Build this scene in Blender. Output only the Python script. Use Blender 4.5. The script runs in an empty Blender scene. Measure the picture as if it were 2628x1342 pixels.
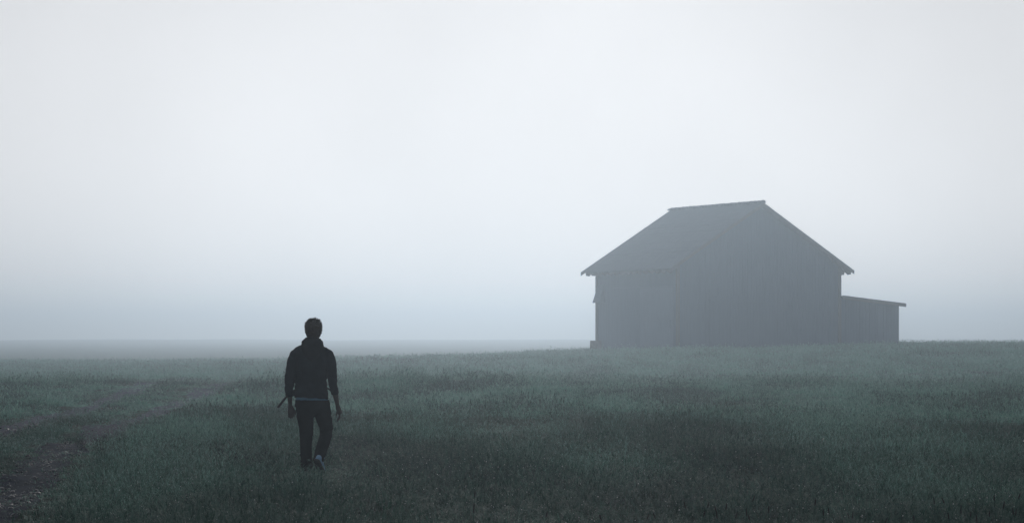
import bpy, bmesh, math, random
import numpy as np
from mathutils import Vector, Matrix, Euler

random.seed(7)
rng = np.random.default_rng(11)
S = bpy.context.scene
COL = S.collection

# ------------------------------------------------------------------ camera
EYE = 1.6
cam_data = bpy.data.cameras.new("camera")
cam = bpy.data.objects.new("camera", cam_data)
COL.objects.link(cam)
cam.location = (0, 0, EYE)
cam.rotation_euler = (math.radians(90), 0, 0)
cam_data.sensor_width = 36.0
cam_data.lens = 100.0
cam_data.shift_y = 191.0 / 2628.0
cam_data.clip_start = 0.5
cam_data.clip_end = 5000
S.camera = cam
F = 7300.0            # focal length in photo pixels

# ------------------------------------------------------------------ sky, sun, exposure
SUN_EL, SUN_AZ = math.radians(7.0), math.radians(0.4)
world = bpy.data.worlds.new("World")
S.world = world
world.use_nodes = True
wt = world.node_tree
wt.nodes.clear()
wo = wt.nodes.new("ShaderNodeOutputWorld")
bg = wt.nodes.new("ShaderNodeBackground")
sky = wt.nodes.new("ShaderNodeTexSky")
sky.sky_type = 'NISHITA'
sky.sun_disc = False
sky.sun_elevation = SUN_EL
sky.sun_rotation = SUN_AZ
sky.altitude = 500
sky.air_density = 1.0
sky.dust_density = 3.2
sky.ozone_density = 2.0
hs = wt.nodes.new("ShaderNodeHueSaturation")
hs.inputs['Saturation'].default_value = 0.12
tint = wt.nodes.new("ShaderNodeMix")
tint.data_type = 'RGBA'
tint.blend_type = 'MULTIPLY'
tint.inputs[0].default_value = 1.0
tint.inputs[7].default_value = (3.1, 3.16, 3.30, 1)
gam = wt.nodes.new("ShaderNodeGamma")          # a fogged-in sky is far more even than a clear one
gam.inputs['Gamma'].default_value = 0.31
wt.links.new(sky.outputs[0], gam.inputs['Color'])
wt.links.new(gam.outputs[0], hs.inputs['Color'])
wt.links.new(hs.outputs[0], tint.inputs[6])
# drifting banks: a few per cent brighter and darker
wtc = wt.nodes.new("ShaderNodeTexCoord"); wn = wt.nodes.new("ShaderNodeTexNoise"); wr = wt.nodes.new("ShaderNodeMapRange")
wn.inputs['Scale'].default_value = 7.0; wn.inputs['Detail'].default_value = 3.0
wr.inputs[1].default_value = 0.3; wr.inputs[2].default_value = 0.7; wr.inputs[3].default_value = 0.94; wr.inputs[4].default_value = 1.06
bank = wt.nodes.new("ShaderNodeMix"); bank.data_type = 'RGBA'; bank.blend_type = 'MULTIPLY'; bank.inputs[0].default_value = 1.0
wt.links.new(wtc.outputs['Generated'], wn.inputs['Vector']); wt.links.new(wn.outputs['Fac'], wr.inputs[0])
wt.links.new(tint.outputs[2], bank.inputs[6]); wt.links.new(wr.outputs[0], bank.inputs[7])
wt.links.new(bank.outputs[2], bg.inputs['Color'])
bg.inputs["Strength"].default_value = 0.15
wt.links.new(bg.outputs[0], wo.inputs['Surface'])

sun_data = bpy.data.lights.new("sun", 'SUN')
sun_data.energy = 0.6
sun_data.angle = math.radians(10)
sun_data.color = (1.0, 0.97, 0.93)
sun = bpy.data.objects.new("sun", sun_data)
COL.objects.link(sun)
sun.rotation_euler = (-(math.pi / 2 - SUN_EL), 0, -SUN_AZ)
sun.location = (0, 60, 40)

S.view_settings.view_transform = 'Standard'
S.view_settings.look = 'None'
S.view_settings.gamma = 1.0
S.view_settings.exposure = -0.90
S.render.engine = 'CYCLES'
S.cycles.use_denoising = True
S.cycles.denoising_prefilter = 'ACCURATE'
S.cycles.volume_bounces = 0
S.cycles.max_bounces = 6
S.cycles.diffuse_bounces = 2
S.cycles.glossy_bounces = 2
S.cycles.transmission_bounces = 3
S.cycles.transparent_max_bounces = 6

# ------------------------------------------------------------------ helpers
def tag(o, label=None, cat=None, group=None, kind=None):
    if label: o['label'] = label
    if cat: o['category'] = cat
    if group: o['group'] = group
    if kind: o['kind'] = kind
    return o

def empty(name, loc=(0, 0, 0), rz=0.0):
    o = bpy.data.objects.new(name, None)
    o.empty_display_size = 0.2
    COL.objects.link(o)
    o.location = loc
    o.rotation_euler = (0, 0, rz)
    return o

def link_mesh(name, me, mat=None, parent=None, smooth=False):
    o = bpy.data.objects.new(name, me)
    COL.objects.link(o)
    if mat is not None:
        for m in (mat if isinstance(mat, (list, tuple)) else [mat]):
            me.materials.append(m)
    if smooth:
        me.polygons.foreach_set('use_smooth', [True] * len(me.polygons))
    if parent is not None:
        o.parent = parent
    return o

def from_bm(name, bm, mat=None, parent=None, smooth=False):
    bmesh.ops.recalc_face_normals(bm, faces=bm.faces)
    me = bpy.data.meshes.new(name)
    bm.to_mesh(me)
    bm.free()
    return link_mesh(name, me, mat, parent, smooth)

def box(bm, x0, x1, y0, y1, z0, z1, mtx=None):
    vs = [bm.verts.new((x, y, z)) for z in (z0, z1) for (x, y) in ((x0, y0), (x1, y0), (x1, y1), (x0, y1))]
    for f in ((3, 2, 1, 0), (4, 5, 6, 7), (0, 1, 5, 4), (1, 2, 6, 5), (2, 3, 7, 6), (3, 0, 4, 7)):
        bm.faces.new([vs[i] for i in f])
    if mtx is not None:
        for v in vs: v.co = mtx @ v.co
    return vs

def bar(bm, a, b, w, h):
    """square-section beam from a to b"""
    a, b = Vector(a), Vector(b)
    d = b - a
    q = d.to_track_quat('Y', 'Z').to_matrix().to_4x4()
    q.translation = a
    return box(bm, -w / 2, w / 2, 0, d.length, -h / 2, h / 2, q)

def prism(bm, poly, y0, y1):
    """extrude an (x,z) outline along y"""
    a = [bm.verts.new((x, y0, z)) for x, z in poly]
    b = [bm.verts.new((x, y1, z)) for x, z in poly]
    n = len(poly)
    bm.faces.new(a); bm.faces.new(b[::-1])
    for i in range(n):
        bm.faces.new((a[i], b[i], b[(i + 1) % n], a[(i + 1) % n]))

def loft(bm, secs, n=20, cap=True):
    """tube through (centre, rx, ry); the rings turn with the path. The x radius stays nearest the world x axis."""
    P = [Vector(s[0]) for s in secs]
    rings = []
    for i, s in enumerate(secs):
        t = (P[min(i + 1, len(P) - 1)] - P[max(i - 1, 0)])
        t = t.normalized() if t.length > 1e-6 else Vector((0, 0, 1))
        ref = Vector((1, 0, 0)) if abs(t.x) < 0.85 else Vector((0, 0, 1))
        u = (ref - t * ref.dot(t)).normalized()
        v = t.cross(u).normalized()
        rings.append([bm.verts.new(P[i] + u * (s[1] * math.cos(2 * math.pi * k / n)) + v * (s[2] * math.sin(2 * math.pi * k / n))) for k in range(n)])
    for a, b in zip(rings, rings[1:]):
        for k in range(n):
            bm.faces.new((a[k], a[(k + 1) % n], b[(k + 1) % n], b[k]))
    if cap:
        bm.faces.new(rings[0][::-1]); bm.faces.new(rings[-1])

def ball(bm, c, r, seg=16):
    m = Matrix.Translation(c) @ Matrix.Diagonal((r[0], r[1], r[2], 1))
    bmesh.ops.create_uvsphere(bm, u_segments=seg, v_segments=max(8, seg // 2), radius=1.0, matrix=m)

def spline(secs, per=4):
    """Catmull-Rom refinement of (centre, rx, ry)"""
    A = np.array([list(s[0]) + [s[1], s[2]] for s in secs], float)
    out = []
    for i in range(len(A) - 1):
        p0, p1, p2, p3 = A[max(i - 1, 0)], A[i], A[i + 1], A[min(i + 2, len(A) - 1)]
        for k in range(per):
            t = k / per
            out.append(0.5 * (2 * p1 + (p2 - p0) * t + (2 * p0 - 5 * p1 + 4 * p2 - p3) * t * t + (3 * p1 - p0 - 3 * p2 + p3) * t ** 3))
    out.append(A[-1])
    return [((r[0], r[1], r[2]), max(r[3], .002), max(r[4], .002)) for r in out]

def fuse(name, bm, mat, voxel, parent=None, smooth_it=3, disp=None):
    """join overlapping volumes into one continuous skin (voxel remesh, then relax), baked to a plain mesh"""
    bmesh.ops.recalc_face_normals(bm, faces=bm.faces)
    me = bpy.data.meshes.new("tmp")
    bm.to_mesh(me); bm.free()
    o = bpy.data.objects.new("tmp", me)
    COL.objects.link(o)
    r = o.modifiers.new("r", 'REMESH'); r.mode = 'VOXEL'; r.voxel_size = voxel; r.use_smooth_shade = True
    s = o.modifiers.new("s", 'SMOOTH'); s.factor = 0.5; s.iterations = smooth_it
    dg = bpy.context.evaluated_depsgraph_get()
    dg.update()
    res = bpy.data.meshes.new_from_object(o.evaluated_get(dg))
    bpy.data.objects.remove(o); bpy.data.meshes.remove(me)
    if disp:
        n = len(res.vertices)
        co = np.empty(n * 3, np.float32); res.vertices.foreach_get('co', co); co = co.reshape(-1, 3)
        no = np.empty(n * 3, np.float32); res.vertices.foreach_get('normal', no); no = no.reshape(-1, 3)
        co += no * disp(co)[:, None]
        res.vertices.foreach_set('co', co.ravel()); res.update()
    res.name = name
    return link_mesh(name, res, mat, parent, True)

# ---- value noise in numpy (for terrain, grass maps, cloth folds)
_perm = np.random.default_rng(3).random((256, 256))
def vnoise(x, y):
    xi, yi = np.floor(x).astype(int), np.floor(y).astype(int)
    fx, fy = x - xi, y - yi
    fx = fx * fx * (3 - 2 * fx); fy = fy * fy * (3 - 2 * fy)
    g = lambda a, b: _perm[a % 256, b % 256]
    return ((g(xi, yi) * (1 - fx) + g(xi + 1, yi) * fx) * (1 - fy) + (g(xi, yi + 1) * (1 - fx) + g(xi + 1, yi + 1) * fx) * fy) * 2 - 1
def fbm(x, y, o=3):
    s, a = 0, 1.0
    for k in range(o):
        s = s + a * vnoise(x * 2 ** k + 17.3 * k, y * 2 ** k + 5.1 * k); a *= 0.5
    return s
def sstep(a, b, x):
    t = np.clip((x - a) / (b - a), 0, 1)
    return t * t * (3 - 2 * t)

# ------------------------------------------------------------------ materials
def mat_new(name):
    m = bpy.data.materials.new(name)
    m.use_nodes = True
    nt = m.node_tree
    p = nt.nodes['Principled BSDF']
    return m, nt, p

def noise_mat(name, c1, c2, scale=8.0, rough=0.7, spec=0.3, bump=0.0, bscale=None, coords='Object', stretch=(1, 1, 1)):
    m, nt, p = mat_new(name)
    tc = nt.nodes.new("ShaderNodeTexCoord")
    mp = nt.nodes.new("ShaderNodeMapping"); mp.inputs['Scale'].default_value = stretch
    nt.links.new(tc.outputs[coords], mp.inputs[0])
    n = nt.nodes.new("ShaderNodeTexNoise"); n.inputs['Scale'].default_value = scale; n.inputs['Detail'].default_value = 5
    nt.links.new(mp.outputs[0], n.inputs['Vector'])
    cr = nt.nodes.new("ShaderNodeValToRGB")
    cr.color_ramp.elements[0].position = 0.35; cr.color_ramp.elements[1].position = 0.65
    cr.color_ramp.elements[0].color = (*c1, 1); cr.color_ramp.elements[1].color = (*c2, 1)
    nt.links.new(n.outputs['Fac'], cr.inputs[0]); nt.links.new(cr.outputs[0], p.inputs['Base Color'])
    p.inputs['Roughness'].default_value = rough
    p.inputs['Specular IOR Level'].default_value = spec
    if bump:
        b = nt.nodes.new("ShaderNodeBump"); b.inputs['Strength'].default_value = bump; b.inputs['Distance'].default_value = 0.01
        n2 = nt.nodes.new("ShaderNodeTexNoise"); n2.inputs['Scale'].default_value = bscale or scale * 4
        nt.links.new(mp.outputs[0], n2.inputs['Vector'])
        nt.links.new(n2.outputs['Fac'], b.inputs['Height']); nt.links.new(b.outputs[0], p.inputs['Normal'])
    return m

def grass_mat(name, dark, green, dewy, rough=0.4, transl=0.3, spec=0.4):
    """every blade is a mix of dark green, fresh green and dew-silvered (its own 'shade' value); the mix drifts over the field"""
    m, nt, p = mat_new(name)
    L = nt.links.new
    geo = nt.nodes.new("ShaderNodeNewGeometry")
    def wnoise(sc, scale, detail):
        mp = nt.nodes.new("ShaderNodeMapping"); mp.inputs['Scale'].default_value = sc
        L(geo.outputs['Position'], mp.inputs[0])
        n = nt.nodes.new("ShaderNodeTexNoise"); n.inputs['Scale'].default_value = scale; n.inputs['Detail'].default_value = detail
        L(mp.outputs[0], n.inputs['Vector'])
        return n.outputs['Fac']
    def ramp(v, a, b, lo=0.0, hi=1.0):
        r = nt.nodes.new("ShaderNodeMapRange"); r.inputs[1].default_value = a; r.inputs[2].default_value = b
        r.inputs[3].default_value = lo; r.inputs[4].default_value = hi
        L(v, r.inputs[0]); return r.outputs[0]
    def math_(op, u, v):
        q = nt.nodes.new("ShaderNodeMath"); q.operation = op
        for i, w in enumerate((u, v)):
            if isinstance(w, (int, float)): q.inputs[i].default_value = w
            else: L(w, q.inputs[i])
        return q.outputs[0]
    def mix(f, u, v):
        q = nt.nodes.new("ShaderNodeMix"); q.data_type = 'RGBA'
        if isinstance(f, (int, float)): q.inputs[0].default_value = f
        else: L(f, q.inputs[0])
        for i, w in ((6, u), (7, v)):
            if isinstance(w, tuple): q.inputs[i].default_value = (*w, 1)
            else: L(w, q.inputs[i])
        return q.outputs[2]
    at_ = nt.nodes.new("ShaderNodeAttribute"); at_.attribute_name = 'shade'
    sh = at_.outputs['Fac']
    patch = ramp(wnoise((0.30, 0.085, 0.3), 1.0, 4), 0.42, 0.58)          # broad mottling of the sward
    fine = ramp(wnoise((1.0, 0.5, 1.0), 1.6, 3), 0.40, 0.62)
    sep = nt.nodes.new("ShaderNodeSeparateXYZ"); L(geo.outputs['Position'], sep.inputs[0])
    far = math_('ADD', ramp(sep.outputs['Y'], 112.0, 150.0, 0.0, 0.5), ramp(sep.outputs['Y'], 22.0, 66.0, -0.75, 0.25))                   # uncut, dew-laden strip beyond the fold, plus shade painted into the near grass
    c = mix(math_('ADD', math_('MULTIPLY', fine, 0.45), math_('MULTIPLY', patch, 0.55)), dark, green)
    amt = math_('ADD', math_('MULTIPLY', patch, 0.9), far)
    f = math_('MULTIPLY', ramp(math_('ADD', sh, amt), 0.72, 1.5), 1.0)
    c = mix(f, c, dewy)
    clover = ramp(wnoise((0.5, 0.16, 0.5), 1.3, 3), 0.60, 0.70, 0.0, 0.30)  # patches with a violet-grey cast
    c = mix(clover, c, (0.05, 0.058, 0.085))
    L(c, p.inputs['Base Color'])
    p.inputs['Roughness'].default_value = rough
    p.inputs['Specular IOR Level'].default_value = spec
    tr = nt.nodes.new("ShaderNodeBsdfTranslucent"); L(c, tr.inputs['Color'])
    ms = nt.nodes.new("ShaderNodeMixShader"); ms.inputs[0].default_value = transl
    L(p.outputs[0], ms.inputs[1]); L(tr.outputs[0], ms.inputs[2])
    L(ms.outputs[0], nt.nodes['Material Output'].inputs['Surface'])
    return m

M = {}
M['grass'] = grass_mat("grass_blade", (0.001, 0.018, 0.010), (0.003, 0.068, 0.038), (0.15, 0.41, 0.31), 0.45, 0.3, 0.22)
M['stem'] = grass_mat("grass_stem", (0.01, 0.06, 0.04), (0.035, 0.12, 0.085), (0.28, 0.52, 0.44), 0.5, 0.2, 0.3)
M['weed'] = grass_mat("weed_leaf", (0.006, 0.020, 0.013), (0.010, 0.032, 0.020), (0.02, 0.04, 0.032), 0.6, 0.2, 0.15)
M['seed'] = noise_mat("seed_head", (0.010, 0.012, 0.012), (0.026, 0.028, 0.027), 30, 0.8, 0.2)
m_, nt_, p_ = mat_new("dew_drop")
p_.inputs['Base Color'].default_value = (0.8, 0.85, 0.88, 1); p_.inputs['Roughness'].default_value = 0.05
p_.inputs['Specular IOR Level'].default_value = 1.0
M['dew'] = m_
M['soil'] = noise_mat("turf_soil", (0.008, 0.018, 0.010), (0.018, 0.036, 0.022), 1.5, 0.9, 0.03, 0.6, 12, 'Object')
nt_ = M['soil'].node_tree
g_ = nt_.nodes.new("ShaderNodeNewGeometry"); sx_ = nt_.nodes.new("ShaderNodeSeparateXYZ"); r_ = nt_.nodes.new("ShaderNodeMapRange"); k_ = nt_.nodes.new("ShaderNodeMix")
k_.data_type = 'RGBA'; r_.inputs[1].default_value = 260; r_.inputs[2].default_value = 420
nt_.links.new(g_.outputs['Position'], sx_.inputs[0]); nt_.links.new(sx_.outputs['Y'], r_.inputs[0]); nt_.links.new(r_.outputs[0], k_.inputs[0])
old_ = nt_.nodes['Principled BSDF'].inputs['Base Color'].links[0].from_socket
nt_.links.new(old_, k_.inputs[6]); k_.inputs[7].default_value = (0.12, 0.19, 0.16, 1)     # distant meadow, paler tone painted in so it merges with the haze
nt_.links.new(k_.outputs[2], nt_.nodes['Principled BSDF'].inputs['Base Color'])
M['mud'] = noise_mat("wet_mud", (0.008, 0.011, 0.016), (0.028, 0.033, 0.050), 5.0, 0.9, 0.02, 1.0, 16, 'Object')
nt_ = M['mud'].node_tree                     # the ruts dry out paler further along the track
g_ = nt_.nodes.new("ShaderNodeNewGeometry"); sx_ = nt_.nodes.new("ShaderNodeSeparateXYZ"); r_ = nt_.nodes.new("ShaderNodeMapRange"); k_ = nt_.nodes.new("ShaderNodeMix")
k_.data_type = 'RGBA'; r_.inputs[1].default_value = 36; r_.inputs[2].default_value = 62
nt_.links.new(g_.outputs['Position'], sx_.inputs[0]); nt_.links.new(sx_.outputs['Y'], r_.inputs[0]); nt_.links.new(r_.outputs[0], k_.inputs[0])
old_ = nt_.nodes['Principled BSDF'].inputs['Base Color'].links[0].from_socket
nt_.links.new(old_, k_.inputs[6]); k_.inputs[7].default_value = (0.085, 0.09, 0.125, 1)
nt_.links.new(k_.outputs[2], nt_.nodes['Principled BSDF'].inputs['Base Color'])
M['pebble'] = noise_mat("pebble", (0.010, 0.011, 0.015), (0.042, 0.044, 0.058), 6.0, 0.35, 0.5, coords='Object')
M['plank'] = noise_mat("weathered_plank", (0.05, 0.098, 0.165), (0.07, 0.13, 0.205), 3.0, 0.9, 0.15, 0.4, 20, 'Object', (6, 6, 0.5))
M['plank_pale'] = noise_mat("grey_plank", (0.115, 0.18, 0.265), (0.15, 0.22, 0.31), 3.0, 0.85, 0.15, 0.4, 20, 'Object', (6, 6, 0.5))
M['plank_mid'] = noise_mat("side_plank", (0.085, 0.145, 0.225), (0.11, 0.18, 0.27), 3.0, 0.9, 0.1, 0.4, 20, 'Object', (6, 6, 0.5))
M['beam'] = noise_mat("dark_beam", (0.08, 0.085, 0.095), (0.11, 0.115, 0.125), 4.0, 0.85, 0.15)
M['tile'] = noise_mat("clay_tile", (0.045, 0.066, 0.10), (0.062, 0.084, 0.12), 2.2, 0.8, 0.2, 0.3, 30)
M['felt'] = noise_mat("roofing_felt", (0.03, 0.03, 0.032), (0.05, 0.05, 0.052), 3.0, 0.8, 0.2)
M['iron'] = noise_mat("rusty_iron", (0.03, 0.022, 0.02), (0.07, 0.045, 0.035), 12, 0.7, 0.4)
M['stone'] = noise_mat("field_stone", (0.10, 0.10, 0.098), (0.19, 0.185, 0.18), 4, 0.85, 0.2, 0.6)
M['skin'] = noise_mat("skin", (0.040, 0.034, 0.034), (0.058, 0.048, 0.046), 10, 0.7, 0.1)
M['hair'] = noise_mat("brown_hair", (0.016, 0.011, 0.008), (0.04, 0.026, 0.018), 40, 0.5, 0.4)
M['jacket'] = noise_mat("jacket_cloth", (0.006, 0.009, 0.015), (0.010, 0.014, 0.022), 14, 0.9, 0.05, 0.3, 260)
M['hood'] = noise_mat("hood_cloth", (0.006, 0.007, 0.010), (0.010, 0.011, 0.015), 14, 0.9, 0.05, 0.3, 260)
M['jeans'] = noise_mat("trouser_cloth", (0.002, 0.0025, 0.004), (0.004, 0.005, 0.007), 12, 0.9, 0.04, 0.3, 300)
M['shirt'] = noise_mat("pale_shirt", (0.05, 0.12, 0.19), (0.07, 0.15, 0.22), 14, 0.85, 0.15)
M['shoe'] = noise_mat("pale_shoe", (0.14, 0.25, 0.40), (0.20, 0.33, 0.48), 16, 0.75, 0.2)
M['shoe_dark'] = noise_mat("dark_shoe", (0.012, 0.012, 0.014), (0.02, 0.02, 0.022), 16, 0.7, 0.3)
M['sole'] = noise_mat("rubber_sole", (0.012, 0.012, 0.012), (0.025, 0.025, 0.025), 20, 0.8, 0.2)
M['strap'] = noise_mat("webbing", (0.010, 0.010, 0.012), (0.018, 0.018, 0.02), 60, 0.8, 0.2)
M['pale'] = noise_mat("pale_leaf", (0.45, 0.47, 0.44), (0.6, 0.62, 0.6), 20, 0.6, 0.3)

# ------------------------------------------------------------------ terrain
PX, PY = -2.335, 33.2           # where the walker stands
BX, BY = 9.75 * 1.75, 167.0 * 1.75            # near corner of the barn
RUT_A = np.array([(8, -2.6), (20, -4.2), (27.3, -4.9), (36.7, -5.95), (48, -6.75), (62, -7.5), (80, -8.3), (95, -9.1), (125, -11.5)])
RUT_B = np.array([(8, -4.6), (20, -5.9), (27.3, -6.6), (36.7, -7.55), (45, -8.15), (57.5, -9.2), (84.6, -10.6), (105, -12), (125, -13.4)])
def rut_x(R, y): return np.interp(y, R[:, 0], R[:, 1])
def rut_d(x, y):
    yp, k = unstretch(y)
    return rut_d0(x / k, yp)
def rut_d0(x, y):
    wob = 0.10 * vnoise(y * 0.35, y * 0 + 2.0)
    a = np.abs(x - rut_x(RUT_A, y) - wob); b = np.abs(x - rut_x(RUT_B, y) + wob)
    return a, b

_yp = np.linspace(-60, 1200, 5041)
K = 1.75  # far land and barn enlarged and set farther, so the even haze veils them more
_ss = 1 + (K - 1) * sstep(40, 125, _yp)
_yw = _yp * _ss
def unstretch(y):
    """distance before the added stretch of the far land, and the stretch factor there"""
    yp = np.interp(y, _yw, _yp)
    return yp, 1 + (K - 1) * sstep(40, 125, yp)
def H(x, y):
    yp, k = unstretch(np.asarray(y, float))
    return EYE + k * (H0(np.asarray(x, float) / k, yp) - EYE)
def H0(x, y):
    z = 0.26 * np.exp(-((y - 80) / 9.0) ** 2) * (0.85 + 0.15 * np.sin(x * 0.11 + 2)) - 0.14 * np.exp(-((y - 95) / 6.0) ** 2)
    crest = np.clip(0.40 + 0.025 * x, -0.12, 0.93)
    z = z + crest * sstep(86, 136, y)
    right = sstep(-6, 4, x)
    drop_l = (crest + 0.35) * sstep(138, 228, y)
    drop_r = (crest + 0.5) * sstep(205, 285, y)
    z = z - (drop_l * (1 - right) + drop_r * right)
    z = z + (0.60 + 0.16 * np.sin(x * 0.045 + 1) + 0.10 * np.sin(x * 0.11)) * sstep(430, 1000, y)
    near = 1 - sstep(170, 260, y)
    z = z + near * (0.075 * fbm(x / 4.0 + 3, y / 7.0 + 9, 2) + 0.05 * fbm(x / 1.1, y / 2.0 + 40, 2))
    z = z + 0.07 * np.exp(-((x - 1.2) / 2.6) ** 2 - ((y - 132) / 8.0) ** 2) * 2.2
    d = np.exp(-((x - PX) ** 2 + (y - PY) ** 2) / 0.8)
    z = z * (1 - d) + 0.0 * d
    a, b = rut_d0(x, y)
    fade = 1 - sstep(95, 122, y)
    z = z - 0.035 * fade * (np.exp(-(a / 0.34) ** 2) + np.exp(-(b / 0.34) ** 2))
    return z

ys = [-14.0]
while ys[-1] < 1900: ys.append(ys[-1] + max(0.30, min(16.0, 0.009 * abs(ys[-1] - 20) + 0.18)))
ys = np.array(ys)
t = np.linspace(-1, 1, 401)
xs = 26 * t + 900 * np.sign(t) * np.abs(t) ** 5
GX, GY = np.meshgrid(xs, ys)
GZ = H(GX, GY)
def grid_mesh(name, X, Y, Z):
    ny, nx = X.shape
    me = bpy.data.meshes.new(name)
    v = np.stack([X, Y, Z], -1).reshape(-1, 3)
    i = np.arange((ny - 1) * (nx - 1)); r, c = i // (nx - 1), i % (nx - 1)
    q = np.stack([r * nx + c, r * nx + c + 1, (r + 1) * nx + c + 1, (r + 1) * nx + c], -1)
    me.vertices.add(len(v)); me.vertices.foreach_set('co', v.ravel().astype(np.float32))
    me.loops.add(q.size); me.loops.foreach_set('vertex_index', q.ravel().astype(np.int32))
    me.polygons.add(len(q)); me.polygons.foreach_set('loop_start', np.arange(0, q.size, 4, dtype=np.int32))
    me.update(calc_edges=True); me.validate()
    return me
ground = link_mesh("meadow_ground", grid_mesh("meadow_ground", GX, GY, GZ), M['soil'], None, True)
tag(ground, kind='structure')

# dirt track: two worn wheel ruts
def rut_strip(R):
    y = np.arange(9, 118, 0.18)
    cols = np.linspace(-1, 1, 9)
    X, Y = [], []
    w = 0.30 + 0.12 * vnoise(y * 0.6, y * 0 + 7.7) + 0.05 * vnoise(y * 2.1, y * 0 + 3.7)
    w *= 1 - 0.9 * sstep(85, 118, y)
    wob = 0.10 * vnoise(y * 0.35, y * 0 + 2.0) * (1 if R is RUT_A else -1)
    xc = rut_x(R, y) + wob
    X = xc[:, None] + w[:, None] * cols[None]
    Y = np.repeat(y[:, None], 9, 1)
    yw = y * (1 + (K - 1) * sstep(40, 125, y)); k = yw / y
    X = X * k[:, None]; Y = np.repeat(yw[:, None], 9, 1)
    Z = H(X, Y) + 0.022 * (1 - np.abs(cols[None]) ** 3) + 0.012 + 0.012 * fbm(X * 6, Y * 5, 2)
    return X, Y, Z
bmv = []
track_bm = bmesh.new()
for R in (RUT_A, RUT_B):
    me = grid_mesh("t", *rut_strip(R)); track_bm.from_mesh(me); bpy.data.meshes.remove(me)
track = from_bm("dirt_track", track_bm, M['mud'], None, True)
tag(track, kind='structure')

# ------------------------------------------------------------------ instanced ground cover (one object each)
def cover_object(name, protos, mats, pts, pid, rot, scl, label, cat):
    """protos: list of (verts, faces, material ids). Prototype meshes and scatter points live in this one mesh;
    its geometry nodes copy a prototype onto every point."""
    V, Fc, MI, PA, SH = [], [], [], [], []
    off = 0
    for k, (v, f, mi, sh) in enumerate(protos):
        V.append(np.asarray(v, np.float32)); Fc += [[i + off for i in q] for q in f]; MI += list(mi)
        PA.append(np.full(len(v), k)); SH += list(sh); off += len(v)
    n0 = off
    V = np.concatenate(V + [np.asarray(pts, np.float32)])
    n = len(V); npt = n - n0
    me = bpy.data.meshes.new(name)
    me.vertices.add(n); me.vertices.foreach_set('co', V.ravel())
    lens = np.array([len(q) for q in Fc]); flat = np.concatenate([np.asarray(q) for q in Fc])
    me.loops.add(len(flat)); me.loops.foreach_set('vertex_index', flat.astype(np.int32))
    me.polygons.add(len(Fc)); me.polygons.foreach_set('loop_start', np.concatenate([[0], np.cumsum(lens)[:-1]]).astype(np.int32))
    me.polygons.foreach_set('material_index', np.array(MI, np.int32))
    for m in mats: me.materials.append(m)
    me.update(calc_edges=True)
    def att(nm, ty, fld, arr):
        a = me.attributes.new(nm, ty, 'POINT'); a.data.foreach_set(fld, arr)
    att('proto', 'INT', 'value', np.concatenate(PA + [np.full(npt, -1)]).astype(np.int32))
    att('shade', 'FLOAT', 'value', np.concatenate([SH, np.zeros(npt)]).astype(np.float32))
    att('pid', 'INT', 'value', np.concatenate([np.zeros(n0), pid]).astype(np.int32))
    att('rot', 'FLOAT_VECTOR', 'vector', np.concatenate([np.zeros((n0, 3)), rot]).astype(np.float32).ravel())
    att('scl', 'FLOAT_VECTOR', 'vector', np.concatenate([np.ones((n0, 3)), scl]).astype(np.float32).ravel())
    o = bpy.data.objects.new(name, me); COL.objects.link(o)
    g = bpy.data.node_groups.new(name + "_scatter", 'GeometryNodeTree')
    g.interface.new_socket("Geometry", in_out='INPUT', socket_type='NodeSocketGeometry')
    g.interface.new_socket("Geometry", in_out='OUTPUT', socket_type='NodeSocketGeometry')
    N = g.nodes; L = g.links
    gi, go = N.new("NodeGroupInput"), N.new("NodeGroupOutput")
    def named(nm, ty):
        a = N.new("GeometryNodeInputNamedAttribute"); a.data_type = ty; a.inputs['Name'].default_value = nm
        return a.outputs[0]
    pr = named('proto', 'INT')
    cmp = N.new("FunctionNodeCompare"); cmp.data_type = 'INT'; cmp.operation = 'GREATER_THAN'
    ins = [s for s in cmp.inputs if s.type == 'INT' and s.enabled]
    L.new(pr, ins[0]); ins[1].default_value = -1
    sep = N.new("GeometryNodeSeparateGeometry"); sep.domain = 'POINT'
    L.new(gi.outputs[0], sep.inputs['Geometry']); L.new(cmp.outputs[0], sep.inputs['Selection'])
    sp = N.new("GeometryNodeSplitToInstances"); sp.domain = 'POINT'
    L.new(sep.outputs['Selection'], sp.inputs['Geometry']); L.new(pr, sp.inputs['Group ID'])
    iop = N.new("GeometryNodeInstanceOnPoints")
    L.new(sep.outputs['Inverted'], iop.inputs['Points']); L.new(sp.outputs[0], iop.inputs['Instance'])
    iop.inputs['Pick Instance'].default_value = True
    L.new(named('pid', 'INT'), iop.inputs['Instance Index'])
    e2r = N.new("FunctionNodeEulerToRotation"); L.new(named('rot', 'FLOAT_VECTOR'), e2r.inputs[0])
    L.new(e2r.outputs[0], iop.inputs['Rotation']); L.new(named('scl', 'FLOAT_VECTOR'), iop.inputs['Scale'])
    L.new(iop.outputs[0], go.inputs[0])
    md = o.modifiers.new("scatter", 'NODES'); md.node_group = g
    tag(o, label, cat, kind='stuff')
    return o

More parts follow.
